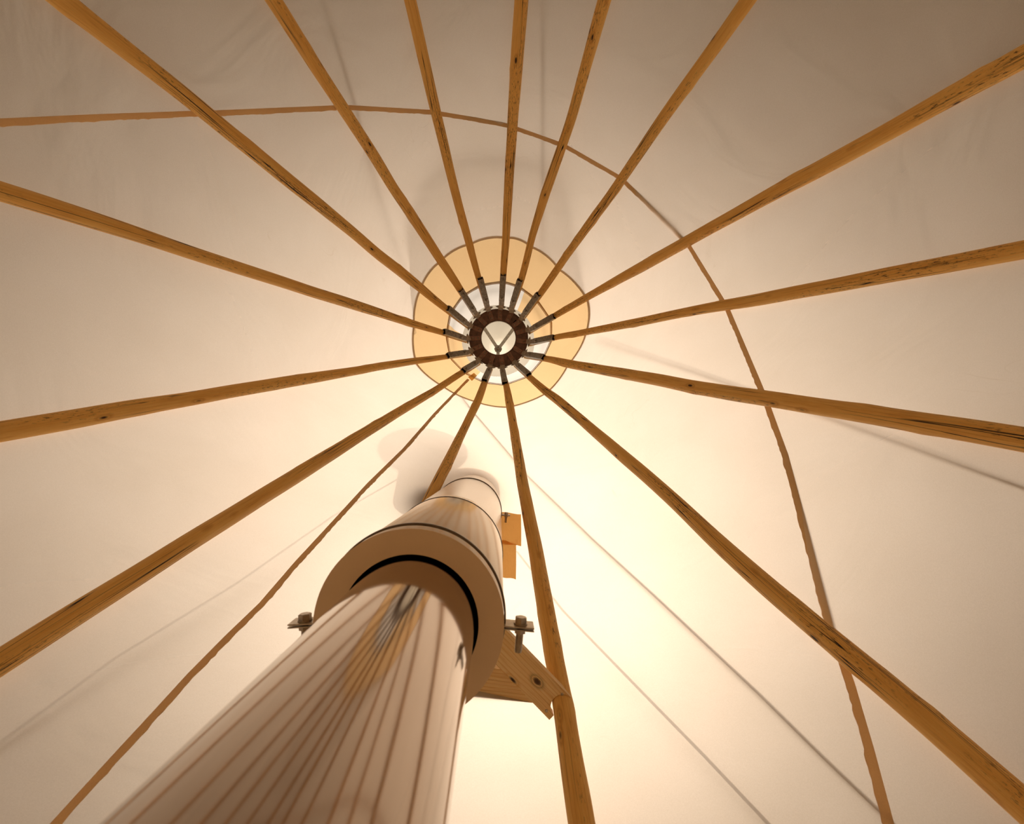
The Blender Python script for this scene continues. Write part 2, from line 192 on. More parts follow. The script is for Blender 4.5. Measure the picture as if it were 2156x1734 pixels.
def fabric(name, trans, diff, fac=.5, bump=.0, weave=True, forward=0.0, sheer=0.0, sheer_c=(1, 1, 1)):
    """thin woven cloth: lets daylight through and scatters it"""
    m, n, l = mat(name)
    g = n.new('ShaderNodeNewGeometry').outputs['Position']
    fine = noise(n, l, mapping(n, l, g, (1, 1, .8)), 420, 2, .6)
    mott = noise(n, l, g, 3.2, 4, .55)
    th = noise(n, l, mapping(n, l, g, (30, 30, 160)), 6, 2, .5)
    f1 = ramp(n, l, fine, [(.25, (.93, .92, .90)), (.75, (1, 1, 1))])
    f2 = ramp(n, l, mott, [(.3, (.955, .945, .93)), (.7, (1, 1, 1))])
    f3 = ramp(n, l, th, [(.3, (.965, .96, .95)), (.7, (1, 1, 1))])
    k = mixc(n, l, 1.0, mixc(n, l, 1.0, f1, f2, 'MULTIPLY'), f3, 'MULTIPLY')
    # faint scuff marks left by handling
    sc_ = noise(n, l, mapping(n, l, g, (1, 1, .45)), 7, 2, .5, .8)
    sm = ramp(n, l, sc_, [(.492, (0, 0, 0)), (.4985, (1, 1, 1)), (.5015, (1, 1, 1)), (.508, (0, 0, 0))])
    sg = ramp(n, l, noise(n, l, g, 2.6, 3, .6), [(.60, (0, 0, 0)), (.70, (.8, .8, .8))])
    k = mixc(n, l, math_(n, l, 'MULTIPLY', sm, sg), k, (.84, .80, .74))
    ct = mixc(n, l, 1.0, trans, k, 'MULTIPLY'); cd = mixc(n, l, 1.0, diff, k, 'MULTIPLY')
    T = n.new('ShaderNodeBsdfTranslucent'); l.new(ct, T.inputs['Color'])
    D = n.new('ShaderNodeBsdfDiffuse'); l.new(cd, D.inputs['Color'])
    if bump:
        b = n.new('ShaderNodeBump'); b.inputs['Strength'].default_value = bump; b.inputs['Distance'].default_value = .05
        w = noise(n, l, mapping(n, l, g, (1, 1, 1.6)), 1.8, 3, .5, 1.2)
        l.new(w, b.inputs['Height'])
        l.new(b.outputs[0], T.inputs['Normal']); l.new(b.outputs[0], D.inputs['Normal'])
    src = T.outputs[0]
    if forward:
        lobes = []
        for ior in (FW_IOR, 1/FW_IOR):
            R = n.new('ShaderNodeBsdfRefraction'); R.distribution = 'GGX'
            R.inputs['Roughness'].default_value = FW_ROUGH; R.inputs['IOR'].default_value = ior
            l.new(ct, R.inputs['Color']); lobes.append(R.outputs[0])
        x = n.new('ShaderNodeMixShader'); x.inputs[0].default_value = .5
        l.new(lobes[0], x.inputs[1]); l.new(lobes[1], x.inputs[2]); R = x
        x = n.new('ShaderNodeMixShader'); x.inputs[0].default_value = forward
        l.new(T.outputs[0], x.inputs[1]); l.new(R.outputs[0], x.inputs[2]); src = x.outputs[0]
    x = n.new('ShaderNodeMixShader'); x.inputs[0].default_value = fac
    l.new(src, x.inputs[1]); l.new(D.outputs[0], x.inputs[2])
    if sheer:
        tr = n.new('ShaderNodeBsdfTransparent'); tr.inputs[0].default_value = (*sheer_c, 1); y = n.new('ShaderNodeMixShader'); y.inputs[0].default_value = sheer
        l.new(x.outputs[0], y.inputs[1]); l.new(tr.outputs[0], y.inputs[2]); x = y
    out(n, l, x.outputs[0]); return m

def wood(name, base, light, dark, knots=True, planed=False, big=None):
    m, n, l = mat(name)
    uv = n.new('ShaderNodeUVMap').outputs['UV']
    info = n.new('ShaderNodeObjectInfo').outputs['Random']
    cmb = n.new('ShaderNodeCombineXYZ'); l.new(math_(n, l, 'MULTIPLY', info, 37.0), cmb.inputs[0]); l.new(math_(n, l, 'MULTIPLY', info, 11.0), cmb.inputs[1])
    add = n.new('ShaderNodeVectorMath'); add.operation = 'ADD'; l.new(uv, add.inputs[0]); l.new(cmb.outputs[0], add.inputs[1])
    p = add.outputs[0]
    grain = noise(n, l, mapping(n, l, p, (3, 90, 1)), 1.6, 5, .6, .6)
    fine = noise(n, l, mapping(n, l, p, (14, 420, 1)), 1.0, 3, .6)
    broad = noise(n, l, mapping(n, l, p, (2.2, 9, 1)), 1.0, 3, .5)
    c = ramp(n, l, grain, [(.28, dark), (.45, base), (.72, light)])
    c = mixc(n, l, .35, c, ramp(n, l, fine, [(.3, dark), (.7, light)]))
    c = mixc(n, l, ramp(n, l, broad, [(.35, (0, 0, 0)), (.75, (.5, .5, .5))]), c, light)
    # long drying cracks
    cr = noise(n, l, mapping(n, l, p, (.9, 60, 1), (3.1, 1.7, 0)), 1.0, 2, .45, .25)
    crm = ramp(n, l, cr, [(.484, (0, 0, 0)), (.496, (1, 1, 1)), (.504, (1, 1, 1)), (.516, (0, 0, 0))])
    gate = ramp(n, l, noise(n, l, mapping(n, l, p, (1.6, 8, 1), (9, 4, 0)), 1.0, 2, .5), [(.48, (0, 0, 0)), (.55, (1, 1, 1))])
    crack = math_(n, l, 'MULTIPLY', crm, gate)
    # grey-black speckled bast left on the pole
    sp = noise(n, l, mapping(n, l, p, (26, 120, 1)), 1.5, 4, .7)
    spm = ramp(n, l, sp, [(.55, (0, 0, 0)), (.63, (1, 1, 1))])
    spg = ramp(n, l, noise(n, l, mapping(n, l, p, (1.3, 14, 1), (1, 7, 0)), 1.0, 2, .5), [(.50, (0, 0, 0)), (.60, (1, 1, 1))])
    speck = math_(n, l, 'MULTIPLY', spm, spg)
    # knots
    vo = n.new('ShaderNodeTexVoronoi'); vo.feature = 'F1'; vo.inputs['Scale'].default_value = 1.0; vo.inputs['Randomness'].default_value = .95
    dn = n.new('ShaderNodeTexNoise'); dn.inputs['Scale'].default_value = 60
    l.new(p, dn.inputs['Vector'])
    l.new(mapping(n, l, p, (7, 21, 1)), vo.inputs['Vector'])
    dist = vo.outputs['Distance']
    kn = ramp(n, l, dist, [(.07, (1, 1, 1)), (.13, (0, 0, 0))])
    ring = ramp(n, l, math_(n, l, 'ADD', dist, math_(n, l, 'MULTIPLY', dn.outputs['Fac'], .05)), [(.13, (0, 0, 0)), (.19, (.6, .6, .6)), (.28, (0, 0, 0))])
    rare = n.new('ShaderNodeSeparateColor'); l.new(vo.outputs['Color'], rare.inputs[0])
    on = math_(n, l, 'GREATER_THAN', rare.outputs[0], .35)
    km = math_(n, l, 'MULTIPLY', kn, on); rm = math_(n, l, 'MULTIPLY', ring, on)
    if planed:
        wv = n.new('ShaderNodeTexWave'); wv.wave_type = 'BANDS'; wv.bands_direction = 'Y'; wv.inputs['Scale'].default_value = 30
        wv.inputs['Distortion'].default_value = 6; wv.inputs['Detail'].default_value = 2; wv.inputs['Detail Scale'].default_value = .35
        l.new(mapping(n, l, p, (.35, 1, 1)), wv.inputs['Vector'])
        c = mixc(n, l, ramp(n, l, wv.outputs['Fac'], [(.0, (.45, .45, .45)), (.35, (0, 0, 0))]), c, dark)
    else:
        c = mixc(n, l, crack, c, (.02, .008, .003)); c = mixc(n, l, math_(n, l, 'MULTIPLY', speck, .85), c, (.045, .028, .016))
    if big:
        sb = n.new('ShaderNodeVectorMath'); sb.operation = 'SUBTRACT'; l.new(uv, sb.inputs[0]); sb.inputs[1].default_value = (big[0], big[1], 0)
        ln = n.new('ShaderNodeVectorMath'); ln.operation = 'LENGTH'; l.new(mapping(n, l, sb.outputs[0], (.75, 1.25, 0)), ln.inputs[0])
        rr = math_(n, l, 'ADD', ln.outputs['Value'], math_(n, l, 'MULTIPLY', math_(n, l, 'SUBTRACT', dn.outputs['Fac'], .5), .006))
        c = mixc(n, l, ramp(n, l, rr, [(.0075, (1, 1, 1)), (.0095, (.15, .15, .15)), (.013, (0, 0, 0)), (.0155, (.5, .5, .5)), (.018, (0, 0, 0)), (.021, (.35, .35, .35)), (.024, (0, 0, 0))]), c, (.09, .04, .012))
    c = mixc(n, l, rm, c, dark); c = mixc(n, l, km, c, (.05, .022, .008))
    B = n.new('ShaderNodeBsdfPrincipled'); l.new(c, B.inputs['Base Color']); B.inputs['Roughness'].default_value = .55
    B.inputs['Specular IOR Level'].default_value = .35
    bp = n.new('ShaderNodeBump'); bp.inputs['Strength'].default_value = .5; bp.inputs['Distance'].default_value = .002
    hgt = math_(n, l, 'SUBTRACT', grain, math_(n, l, 'ADD', math_(n, l, 'MULTIPLY', crack, 2.0), km))
    l.new(hgt, bp.inputs['Height']); l.new(bp.outputs[0], B.inputs['Normal'])
    out(n, l, B.outputs[0]); return m

def metal(name, col, rough, spots=None, scale=40, metallic=1.0, bump=0, spec=.5):
    m, n, l = mat(name)
    g = n.new('ShaderNodeNewGeometry').outputs['Position']
    nz = noise(n, l, g, scale, 4, .6)
    B = n.new('ShaderNodeBsdfPrincipled'); B.inputs['Metallic'].default_value = metallic; B.inputs['Roughness'].default_value = rough; B.inputs['Specular IOR Level'].default_value = spec
    c = ramp(n, l, nz, [(.3, spots or tuple(x*.9 for x in col)), (.68, col)])
    l.new(c, B.inputs['Base Color'])
    if bump:
        bp = n.new('ShaderNodeBump'); bp.inputs['Strength'].default_value = bump; bp.inputs['Distance'].default_value = .001
        l.new(nz, bp.inputs['Height']); l.new(bp.outputs[0], B.inputs['Normal'])
    out(n, l, B.outputs[0]); return m

M_canvas = fabric('canvas', TRANS_C, DIFF_C, REFL, bump=.7, forward=FORWARD)
M_orange = fabric('orange_canvas', (.80, .52, .25), (.72, .48, .26), .46, bump=.2, forward=FORWARD)
M_white = fabric('hat_canvas', (.80, .72, .62), (.7, .62, .52), .45, forward=FORWARD)
M_cream = fabric('cream_canvas', (.88, .77, .60), (.8, .68, .52), .45)
M_seam = fabric('seam_tape', (.95, .74, .48), (.90, .74, .52), .35)
M_tab = fabric('tab_canvas', (1.0, .76, .42), (.95, .72, .40), .2, sheer=.42, sheer_c=(.98, .74, .42))
M_thin = fabric('hat_shade_sheet', (.9, .87, .83), (.6, .56, .5), .30, sheer=.62)  # added sheet that greys the canvas next to the hat
M_wood = wood('pole_wood', (.95, .51, .115), (1.0, .65, .21), (.60, .26, .045))
M_plank = wood('plank_wood', (1.0, .68, .30), (1.0, .78, .42), (.74, .40, .13), planed=True)
M_plank_k = wood('knotty_plank', (1.0, .68, .30), (1.0, .78, .42), (.74, .40, .13), planed=True, big=(.10, .006))
M_zinc = metal('galvanised_steel', (.50, .44, .37), .50, (.24, .21, .17), 60, metallic=.6, bump=.3)
M_dark = metal('weathered_steel', (.20, .105, .070), .60, (.085, .050, .035), 35, metallic=.2, bump=.3)
M_plate = metal('brown_primed_steel', (.34, .185, .13), .55, (.20, .105, .07), 45, metallic=.2, bump=.3)
M_strap = metal('bright_zinc', (.66, .58, .49), .45, (.36, .31, .26), 70, metallic=.6, bump=.3)
M_band = metal('dark_band_steel', (.20, .155, .11), .35, (.14, .105, .07), 30)
M_bolt = metal('bolt_steel', (.62, .55, .45), .30, (.40, .34, .27), 90)
M_pipe = metal('polished_stainless', (.46, .365, .285), .09, (.43, .34, .265), 6)
M_jacket = metal('satin_stainless', (.95, .84, .70), .19, (.92, .80, .66), 5)
M_lid = metal('matt_flue_plate', (.95, .72, .47), .5, (.92, .69, .45), 8, metallic=.08)
M_black = metal('black_gap', (.006, .005, .004), 1.0, (.005, .004, .004), 5, metallic=0, spec=0)
M_rope = metal('rope_fibre', (.42, .34, .24), .9, (.30, .24, .16), 300, metallic=0)
M_floor = metal('timber_floor', (.84, .66, .43), .7, (.74, .56, .35), 4, metallic=0)
M_ground = metal('grass_ground', (.10, .13, .05), .9, (.06, .08, .03), 3, metallic=0)

# ---------------------------------------------------------------- tent shell
KS = sorted(POLES)
HUBZ = 5.35
def pole_axis(k):
    P = POLES[k]; return Vector(P['A']), Vector(P['D'])
def out_normal(k):
    A, D = pole_axis(k); u = Vector((math.cos(POLES[k]['az']), math.sin(POLES[k]['az']), 0))
    no = (D.cross(u)).cross(D); no.normalize()
    return no if no.dot(u) > 0 else -no
def vline(k, s):
    A, D = pole_axis(k); return A + D*s + out_normal(k)*(.030 + .0045*max(s, 0))
def s_at(k, z):
    A, D = pole_axis(k); s = (z - A.z)/D.z
    for _ in range(4): s += (z - vline(k, s).z)/D.z
    return s
def vz(k, z): return vline(k, s_at(k, z))
def scal(z, f):
    """the woven edge hangs a little lower half way between two poles"""
    return -.024*4*f*(1-f)*min(1, max(0, (5.35-z)/.53))
def shell(bm, zs, nseg=8, off=0.0, sel=None, sc=()):
    """facets between neighbouring poles from height zs[0] down to zs[-1]"""
    rows = []
    for z in zs:
        row = []
        for i, k in enumerate(KS):
            k2 = KS[(i+1) % 15]
            a, b = vz(k, z), vz(k2, z)
            for j in range(nseg):
                q = a.lerp(b, j/nseg)
                if z in sc:
                    dz = scal(z, j/nseg); q = vz(k, z+dz).lerp(vz(k2, z+dz), j/nseg)
                if off:
                    h = Vector((q.x, q.y, 0)).normalized(); q = q + (h*.88 + Vector((0, 0, .48)))*off
                row.append(bm.verts.new(q))
        rows.append(row)
    N = len(rows[0])
    for A, B in zip(rows[:-1], rows[1:]):
        for i in range(N): bm.faces.new((A[i], A[(i+1) % N], B[(i+1) % N], B[i]))
bm = bmesh.new()
zs = [4.835 - 4.835*i/26 for i in range(27)]
zs[0] = 4.835
shell(bm, zs, 8, sc=(4.835,))
cover = obj('ceiling', bm, M_canvas, None, False); cover.data.flip_normals()
cover['kind'] = 'structure'; cover['label'] = 'cream canvas tent cover stretched over the ring of poles'
bm = bmesh.new(); add_lathe(bm, [(0.001, 0), (3.0, 0), (3.0, -.04), (0.001, -.04)], 0, 0, 60)
fl = obj('floor', bm, M_floor, None, False); fl['kind'] = 'structure'
bm = bmesh.new(); add_lathe(bm, [(0.001, -.05), (60, -.05)], 0, 0, 48)
gd = obj('floor_ground', bm, M_ground, None, False); gd['kind'] = 'structure'

INW = {}
def facet_normal_at(p):
    """inward normal of the tent facet nearest to p"""
    az = math.atan2(p[1], p[0]); best = None
    for i, k in enumerate(KS):
        k2 = KS[(i+1) % 15]
        a, b = vz(k, p[2]), vz(k2, p[2])
        ab = b - a; t = max(0, min(1, (Vector(p) - a).dot(ab)/ab.dot(ab)))
        d = (Vector(p) - (a + ab*t)).length
        if best is None or d < best[0]:
            c = vz(k, p[2]-.5); nn = ab.cross(c - a).normalized()
            if nn.dot(Vector((p[0], p[1], 0))) > 0: nn = -nn
            best = (d, nn)
    return best[1]

def strip(name, pts, width, side_hint, parent, m, thick=.0035, ragged=.0, seed=1, lift=.004, ext=None):
    """a folded band of cloth lying on the inside of the cover"""
    rnd = random.Random(seed)
    P = [Vector(p) for p in pts]
    # resample
    Q = []
    for a, b in zip(P[:-1], P[1:]):
        n = max(1, int((b-a).length/.012))
        for i in range(n): Q.append(a.lerp(b, i/n))
    Q.append(P[-1])
    bm = bmesh.new(); rows = []
    for i, q in enumerate(Q):
        t = (Q[min(i+1, len(Q)-1)] - Q[max(i-1, 0)]).normalized()
        nn = facet_normal_at(q)
        s = nn.cross(t).normalized()
        if s.dot(side_hint(q)) < 0: s = -s
        w = width
        rg = (rnd.random()**2)*ragged + ragged*.5*math.sin(i*.35) * rnd.random()
        a = q + nn*lift - s*w*.5; b = q + nn*lift + s*(w*.5 + rg)
        a2 = a + nn*thick; b2 = b + nn*(thick*1.6)
        mid = q + nn*(lift+thick*1.3)
        rows.append([bm.verts.new(x) for x in (a, a2, mid, b2, b)])
    for A, B in zip(rows[:-1], rows[1:]):
        for k in range(5):
            bm.faces.new((A[k], A[(k+1) % 5], B[(k+1) % 5], B[k]))
    bm.faces.new(rows[0]); bm.faces.new(rows[-1][::-1])
    o = obj(name, bm, m, parent, False); return o
def extend(pts, z):
    a, b = Vector(pts[-2]), Vector(pts[-1]); d = (b-a); t = (z - b.z)/d.z
    return list(pts) + [tuple(b + d*t)]
s1 = strip('seam', [tuple(Vector(SEAM_RING[0])*5 - Vector(SEAM_RING[1])*4)] + extend(SEAM_RING, 2.2), .020, lambda q: Vector((0, 0, 1)) if q.x > -9 else Vector((0, 0, 1)), cover, M_seam, ragged=.003, seed=3)
s1['label'] = 'frayed horizontal seam tape'
s2 = strip('seam', extend(SEAM_CLOSURE, 1.0), .017, lambda q: Vector((1, 0, 0)), cover, M_seam, ragged=.0028, seed=5)
s2['label'] = 'ragged-edged closing seam running down behind the flue'
# ------------------------------------------------ the hat over the smoke hole
hat = thing('tent_hat', (0, 0, 4.84), 'orange and cream canvas hat closing the smoke hole above the pole crown', 'tent hat')
bm = bmesh.new(); shell(bm, [4.822, 4.87, 4.95, 5.05, 5.13, 5.195], 8, .005, sc=(4.822, 4.87, 5.195))
_o = obj('skirt', bm, M_orange, hat, False); _o.data.flip_normals(); _o['label'] = 'orange canvas ring'
def poly_r(a, z):
    for i, k in enumerate(KS):
        p, q = vz(k, z), vz(KS[(i+1) % 15], z); u = Vector((math.cos(a), math.sin(a)))
        d = (q-p); den = u.x*d.y - u.y*d.x
        if abs(den) < 1e-9: continue
        t = (p.x*d.y - p.y*d.x)/den; w_ = (p.x*u.y - p.y*u.x)/den
        if t > 0 and -1e-4 <= w_ <= 1.0001: return t
    return .39
def ring_pts(z, n=120):
    """hat radius profile above the skirt"""
    prof = [(5.195, .400), (5.28, .372), (5.38, .335), (5.50, .270), (5.62, .195), (5.74, .11), (5.80, .055)]
    for (z0, r0), (z1, r1) in zip(prof[:-1], prof[1:]):
        if z0 <= z <= z1: return r0 + (r1-r0)*(z-z0)/(z1-z0)
    return .05
secs = [('panel', M_white, -172, -60, 5.195, 5.45, 'pale canvas panel'), ('panel', M_orange, -60, 0, 5.195, 5.45, 'orange canvas panel'),
        ('panel', M_white, 0, 118, 5.195, 5.45, 'bright white canvas panel'), ('panel', M_orange, 118, 188, 5.195, 5.45, 'orange canvas panel'),
        ('crown_panel', M_cream, 0, 360, 5.45, 5.80, None)]
for nm, m, a0, a1, z0, z1, lb in secs:
    bm = bmesh.new(); n = max(12, int((a1-a0)/4)); rows = []
    for j in range(9):
        z = z0 + (z1-z0)*j/8
        row = []
        for i in range(n+1):
            a = math.radians(a0 + (a1-a0)*i/n); r = ring_pts(z)
            r *= 1 + .025*math.sin(a*5+z*9)*((z-5.195)/.6)
            f0 = max(0, 1-(z-5.195)/.12)
            if f0: r = r*(1-f0) + (poly_r(a, z)+.006)*f0
            zz = z
            if j == 0 and z < 5.2: zz = z - .022; r += .010
            row.append(bm.verts.new((r*math.cos(a), r*math.sin(a), zz)))
        rows.append(row)
    for A, B in zip(rows[:-1], rows[1:]):
        for i in range(n): bm.faces.new((A[i], A[i+1], B[i+1], B[i]))
    if nm == 'crown_panel': bm.faces.new(rows[-1][:-1])
    o = obj(nm, bm, m, hat)
    if lb: o['label'] = lb
# hem cord where the skirt meets the panels
bm = bmesh.new(); pts = []
for i, k in enumerate(KS):
    a, b = vz(k, 5.195), vz(KS[(i+1) % 15], 5.195)
    for j in range(8):
        dz = scal(5.195, j/8); pts.append(vz(k, 5.195+dz).lerp(vz(KS[(i+1) % 15], 5.195+dz), j/8) * 1)
pts.append(pts[0]); add_tube(bm, pts, .0022, 6); obj('hem_cord', bm, M_seam, hat)
# sheer sheet added over the cover, shaped to the grey shade beside the hat
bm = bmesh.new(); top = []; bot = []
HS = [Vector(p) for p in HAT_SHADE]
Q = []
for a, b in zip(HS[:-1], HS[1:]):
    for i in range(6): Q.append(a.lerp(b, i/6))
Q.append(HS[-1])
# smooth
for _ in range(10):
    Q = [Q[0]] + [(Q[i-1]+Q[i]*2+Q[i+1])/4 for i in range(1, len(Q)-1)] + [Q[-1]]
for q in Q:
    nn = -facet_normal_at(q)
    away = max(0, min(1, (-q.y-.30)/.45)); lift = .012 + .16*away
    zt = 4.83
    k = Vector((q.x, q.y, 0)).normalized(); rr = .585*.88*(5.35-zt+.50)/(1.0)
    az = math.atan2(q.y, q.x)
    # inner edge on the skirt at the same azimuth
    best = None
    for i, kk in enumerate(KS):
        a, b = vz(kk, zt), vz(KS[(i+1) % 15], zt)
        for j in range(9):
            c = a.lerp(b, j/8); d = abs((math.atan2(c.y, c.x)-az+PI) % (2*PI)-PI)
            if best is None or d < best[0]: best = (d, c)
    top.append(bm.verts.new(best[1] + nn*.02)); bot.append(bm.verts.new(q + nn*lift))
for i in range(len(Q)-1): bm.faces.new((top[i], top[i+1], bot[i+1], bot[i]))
obj('hat_shade_sheet', bm, M_thin, hat)
# small loop at the skirt edge
bm = bmesh.new(); P4 = [Vector(p) for p in TAB_TOP]
c = sum(P4, Vector())/4; nn = facet_normal_at(c)
lo = [bm.verts.new(p + nn*.006) for p in P4]; hi = [bm.verts.new(p + nn*.010) for p in P4]
bm.faces.new(lo); bm.faces.new(hi)
for i in range(4): bm.faces.new((lo[i], lo[(i+1) % 4], hi[(i+1) % 4], hi[i]))
obj('closing_tab', bm, M_tab, hat, False)
# tripod inside the hat, seen through the crown
tri = thing('hat_tripod', (0, 0, 5.37), 'three-legged galvanised steel strut seen through the middle of the crown ring', 'bracket')
apex = Vector((-.004, .012, 5.735))
for a in (-41, 90, 221):
    ar = math.radians(a); foot = Vector((.205*math.cos(ar), .205*math.sin(ar), 5.372))
    bm = bmesh.new(); d = foot - apex; t = d.normalized(); w = Vector((0, 0, 1)).cross(t).normalized()
    add_box(bm, (apex+foot)/2, t, w, t.cross(w), d.length, .027, .004)
    obj('leg', bm, M_zinc, tri, False)
bm = bmesh.new(); add_cyl(bm, apex + Vector((0, 0, -.012)), apex + Vector((0, 0, .006)), .034, n=8); obj('hub_plate', bm, M_zinc, tri, False)
bm = bmesh.new(); add_hex(bm, apex + Vector((0, 0, -.012)), Vector((0, 0, -1)), .008, .006); obj('bolt', bm, M_bolt, tri, False)

# ---------------------------------------------------------------- crown ring
crown = thing('crown_ring', (0, 0, 5.35), 'round dark brown steel crown ring joining the tops of all the poles', 'ring')
bm = bmesh.new()
add_lathe(bm, [(.137, 5.350), (.2375, 5.350), (.2375, 5.362), (.137, 5.362)], 0, 0, 96, True)
obj('ring_plate', bm, M_dark, crown, False)
bm = bmesh.new(); add_lathe(bm, [(.1365, 5.349), (.1385, 5.349), (.1385, 5.364), (.1365, 5.364)], 0, 0, 96, True)
obj('ring_lip', bm, M_zinc, crown, True)
proto = {}
for k in KS:
    az = PLATE_AZ[k]; u = Vector((math.cos(az), math.sin(az), 0)); s = Vector((-u.y, u.x, 0)); dn = Vector((0, 0, -1))
    bm = bmesh.new(); add_box(bm, u*.187 + Vector((0, 0, 5.3470)), u, s, dn, .082, .036, .006, .001)
    pl = obj('mount_plate', bm, M_plate, crown, False)
    for rr in (.166, .205):
        bm = bmesh.new(); c = u*rr + Vector((0, 0, 5.344)); add_cyl(bm, c, c + dn*.003, .0068, n=12); add_cyl(bm, c + dn*.003, c + dn*.0058, .0055, .002, n=12)
        obj('bolt', bm, M_bolt, pl)
for a in (-158, -47, 52, 128, 100):
    ar = math.radians(a); u = Vector((math.cos(ar), math.sin(ar), 0)); s = Vector((-u.y, u.x, 0))
    bm = bmesh.new(); add_box(bm, u*.185 + Vector((0, 0, 5.348)), u, s, Vector((0, 0, 1)), .034, .008, .004)
    obj('slot', bm, M_black, crown, False)['label'] = 'dark slot in the ring'

# ---------------------------------------------------------------- poles
def catmull(P, t):
    n = len(P)-1; i = min(int(t), n-1); f = t-i
    p0, p1, p2, p3 = P[max(i-1, 0)], P[i], P[i+1], P[min(i+2, n)]
    return [.5*((2*b) + (-a+c)*f + (2*a-5*b+4*c-d)*f*f + (-a+3*b-3*c+d)*f**3) for a, b, c, d in zip(p0, p1, p2, p3)]
LAB = {
 1: 'peeled wooden tent pole running to the top left corner, dark cracks near its wide end',
 2: 'crooked speckled wooden pole first right of the one into the top left corner',
 3: 'slim wooden pole reaching the top edge left of the nearly upright one',
 4: 'nearly upright wooden pole running from the crown straight to the top edge',
 5: 'slightly leaning slim wooden pole immediately right of the nearly upright one',
 6: 'wooden pole with long dark cracks leaning to the top edge, right of two slim ones',
 7: 'dark-grained thick wooden pole meeting the right edge near the upper right corner',
 8: 'wooden pole with grey speckled bast, upper of two near the middle right edge',
 9: 'wooden pole split by one long black crack, leaving the right edge just below the middle',
 10: 'thickest brown wooden pole, running down to the bottom right corner',
 11: 'wooden pole right of the flue, notched into a bracing plank and reaching the bottom edge',
 12: 'wooden pole disappearing behind the steel flue',
 13: 'wooden pole with one continuous fine crack, meeting the left edge lowest of all',
 14: 'knotty wooden pole meeting the left edge just below its middle',
 15: 'smooth wooden pole with round knots meeting the left edge above its middle'}
for k in KS:
    P = POLES[k]; A, D = pole_axis(k); rnd = random.Random(100+k)
    pts = [list(p) for p in P['pts']]
    pts = [p for p in pts if (Vector(p[:3])-A).dot(D) > .12]
    # smooth laterals lightly; start at the ring, end on the ground
    p0 = A + D*(-.035); r0 = .0205
    first = Vector(pts[0][:3])
    last = pts[-1]; sl = (Vector(last[:3])-A).dot(D)
    ctrl = [list(p0)+[r0]] + pts
    ld = (Vector(last[:3]) - (A + D*sl))
    sg = (A.z)/(-D.z)
    for f in (.33, .66, 1.0):
        s = sl + (sg-sl)*f; q = A + D*s + ld*(1-f)
        ctrl.append([q.x, q.y, q.z, last[3] + .004*f])
    # param by arc length
    S = [0]
    for a, b in zip(ctrl[:-1], ctrl[1:]): S.append(S[-1] + (Vector(a[:3])-Vector(b[:3])).length)
    bumps = [(rnd.uniform(.4, S[-1]), rnd.uniform(0, 2*PI), rnd.uniform(.0012, .0038), rnd.uniform(.02, .05)) for _ in range(26)]
    ph = [rnd.uniform(0, 6) for _ in range(6)]
    root = thing('tent_pole', (A + D*sg), LAB[k], 'tent pole', None)
    bm = bmesh.new(); uvl = bm.loops.layers.uv.new('UVMap')
    NS = 26; L = S[-1]; N = int(L/.022); rows = []; us = []
    no = out_normal(k)
    CL = []
    for i in range(N+1):
        s = L*i/N; j = 0
        while j < len(S)-2 and S[j+1] < s: j += 1
        f = (s-S[j])/max(1e-6, S[j+1]-S[j]); CL.append([x+(y-x)*f for x, y in zip(ctrl[j], ctrl[j+1])])
    for _ in range(22):
        CL = [CL[0]] + [[(x+2*y+z_)/4 for x, y, z_ in zip(CL[i-1], CL[i], CL[i+1])] for i in range(1, N)] + [CL[N]]
    for i in range(N+1):
        s = L*i/N
        q = CL[i]
        a, b = frame(D, no); row = []
        for m_ in range(NS):
            th = 2*PI*m_/NS
            r = q[3]*(1 + .025*math.sin(2*th+ph[0]+s*.8) + .018*math.sin(3*th+ph[1]-s*1.7) + .02*math.sin(s*7.3+ph[2]) + .012*math.sin(s*19+ph[3]+th))
            for sb, tb, hb, wb in bumps:
                ds = s-sb
                if abs(ds) < 3*wb:
                    dt = (th-tb+PI) % (2*PI)-PI; r += hb*math.exp(-(ds/wb)**2-(dt/.55)**2)
            row.append(bm.verts.new(Vector(q[:3]) + a*(r*math.cos(th)) + b*(r*math.sin(th))))
        rows.append(row); us.append(s)
    for i in range(N):
        for m_ in range(NS):
            f = bm.faces.new((rows[i][m_], rows[i][(m_+1) % NS], rows[i+1][(m_+1) % NS], rows[i+1][m_]))
            # the cut of the wrap-around coordinate lies on the outside, against the canvas
            vv = [(us[i], m_), (us[i], m_+1), (us[i+1], m_+1), (us[i+1], m_)]
            for lp, (uu, mm) in zip(f.loops, vv): lp[uvl].uv = (uu + k*5.0, (mm/NS)*.17)
    bm.faces.new(rows[0][::-1]); bm.faces.new(rows[-1])
    obj('pole_shaft', bm, M_wood, root)
    # steel sleeve: open rectangular tube under the pole head
    t = D; w = Vector((-math.sin(P['az']), math.cos(P['az']), 0)); w = (w - t*w.dot(t)).normalized(); ni = -no
    sx = P['sleeve']
    c0 = A + D*.075 + ni*.030; c1 = A + D*sx + ni*.032
    bm = bmesh.new(); W2, H2, T2 = .0215, .0125, .0028
    ring = []
    for c in (c0, c1):
        ring.append([[bm.verts.new(c + w*(sx_*(W2-i*T2)) + ni*(sy_*(H2-i*T2))) for sx_, sy_ in ((-1,-1),(1,-1),(1,1),(-1,1))] for i in (0, 1)])
    for q in range(4):
        q2 = (q+1) % 4
        bm.faces.new((ring[0][0][q], ring[0][0][q2], ring[1][0][q2], ring[1][0][q]))
        bm.faces.new((ring[0][1][q], ring[1][1][q], ring[1][1][q2], ring[0][1][q2]))
        for e in (0, 1): bm.faces.new((ring[e][0][q], ring[e][1][q], ring[e][1][q2], ring[e][0][q2]))
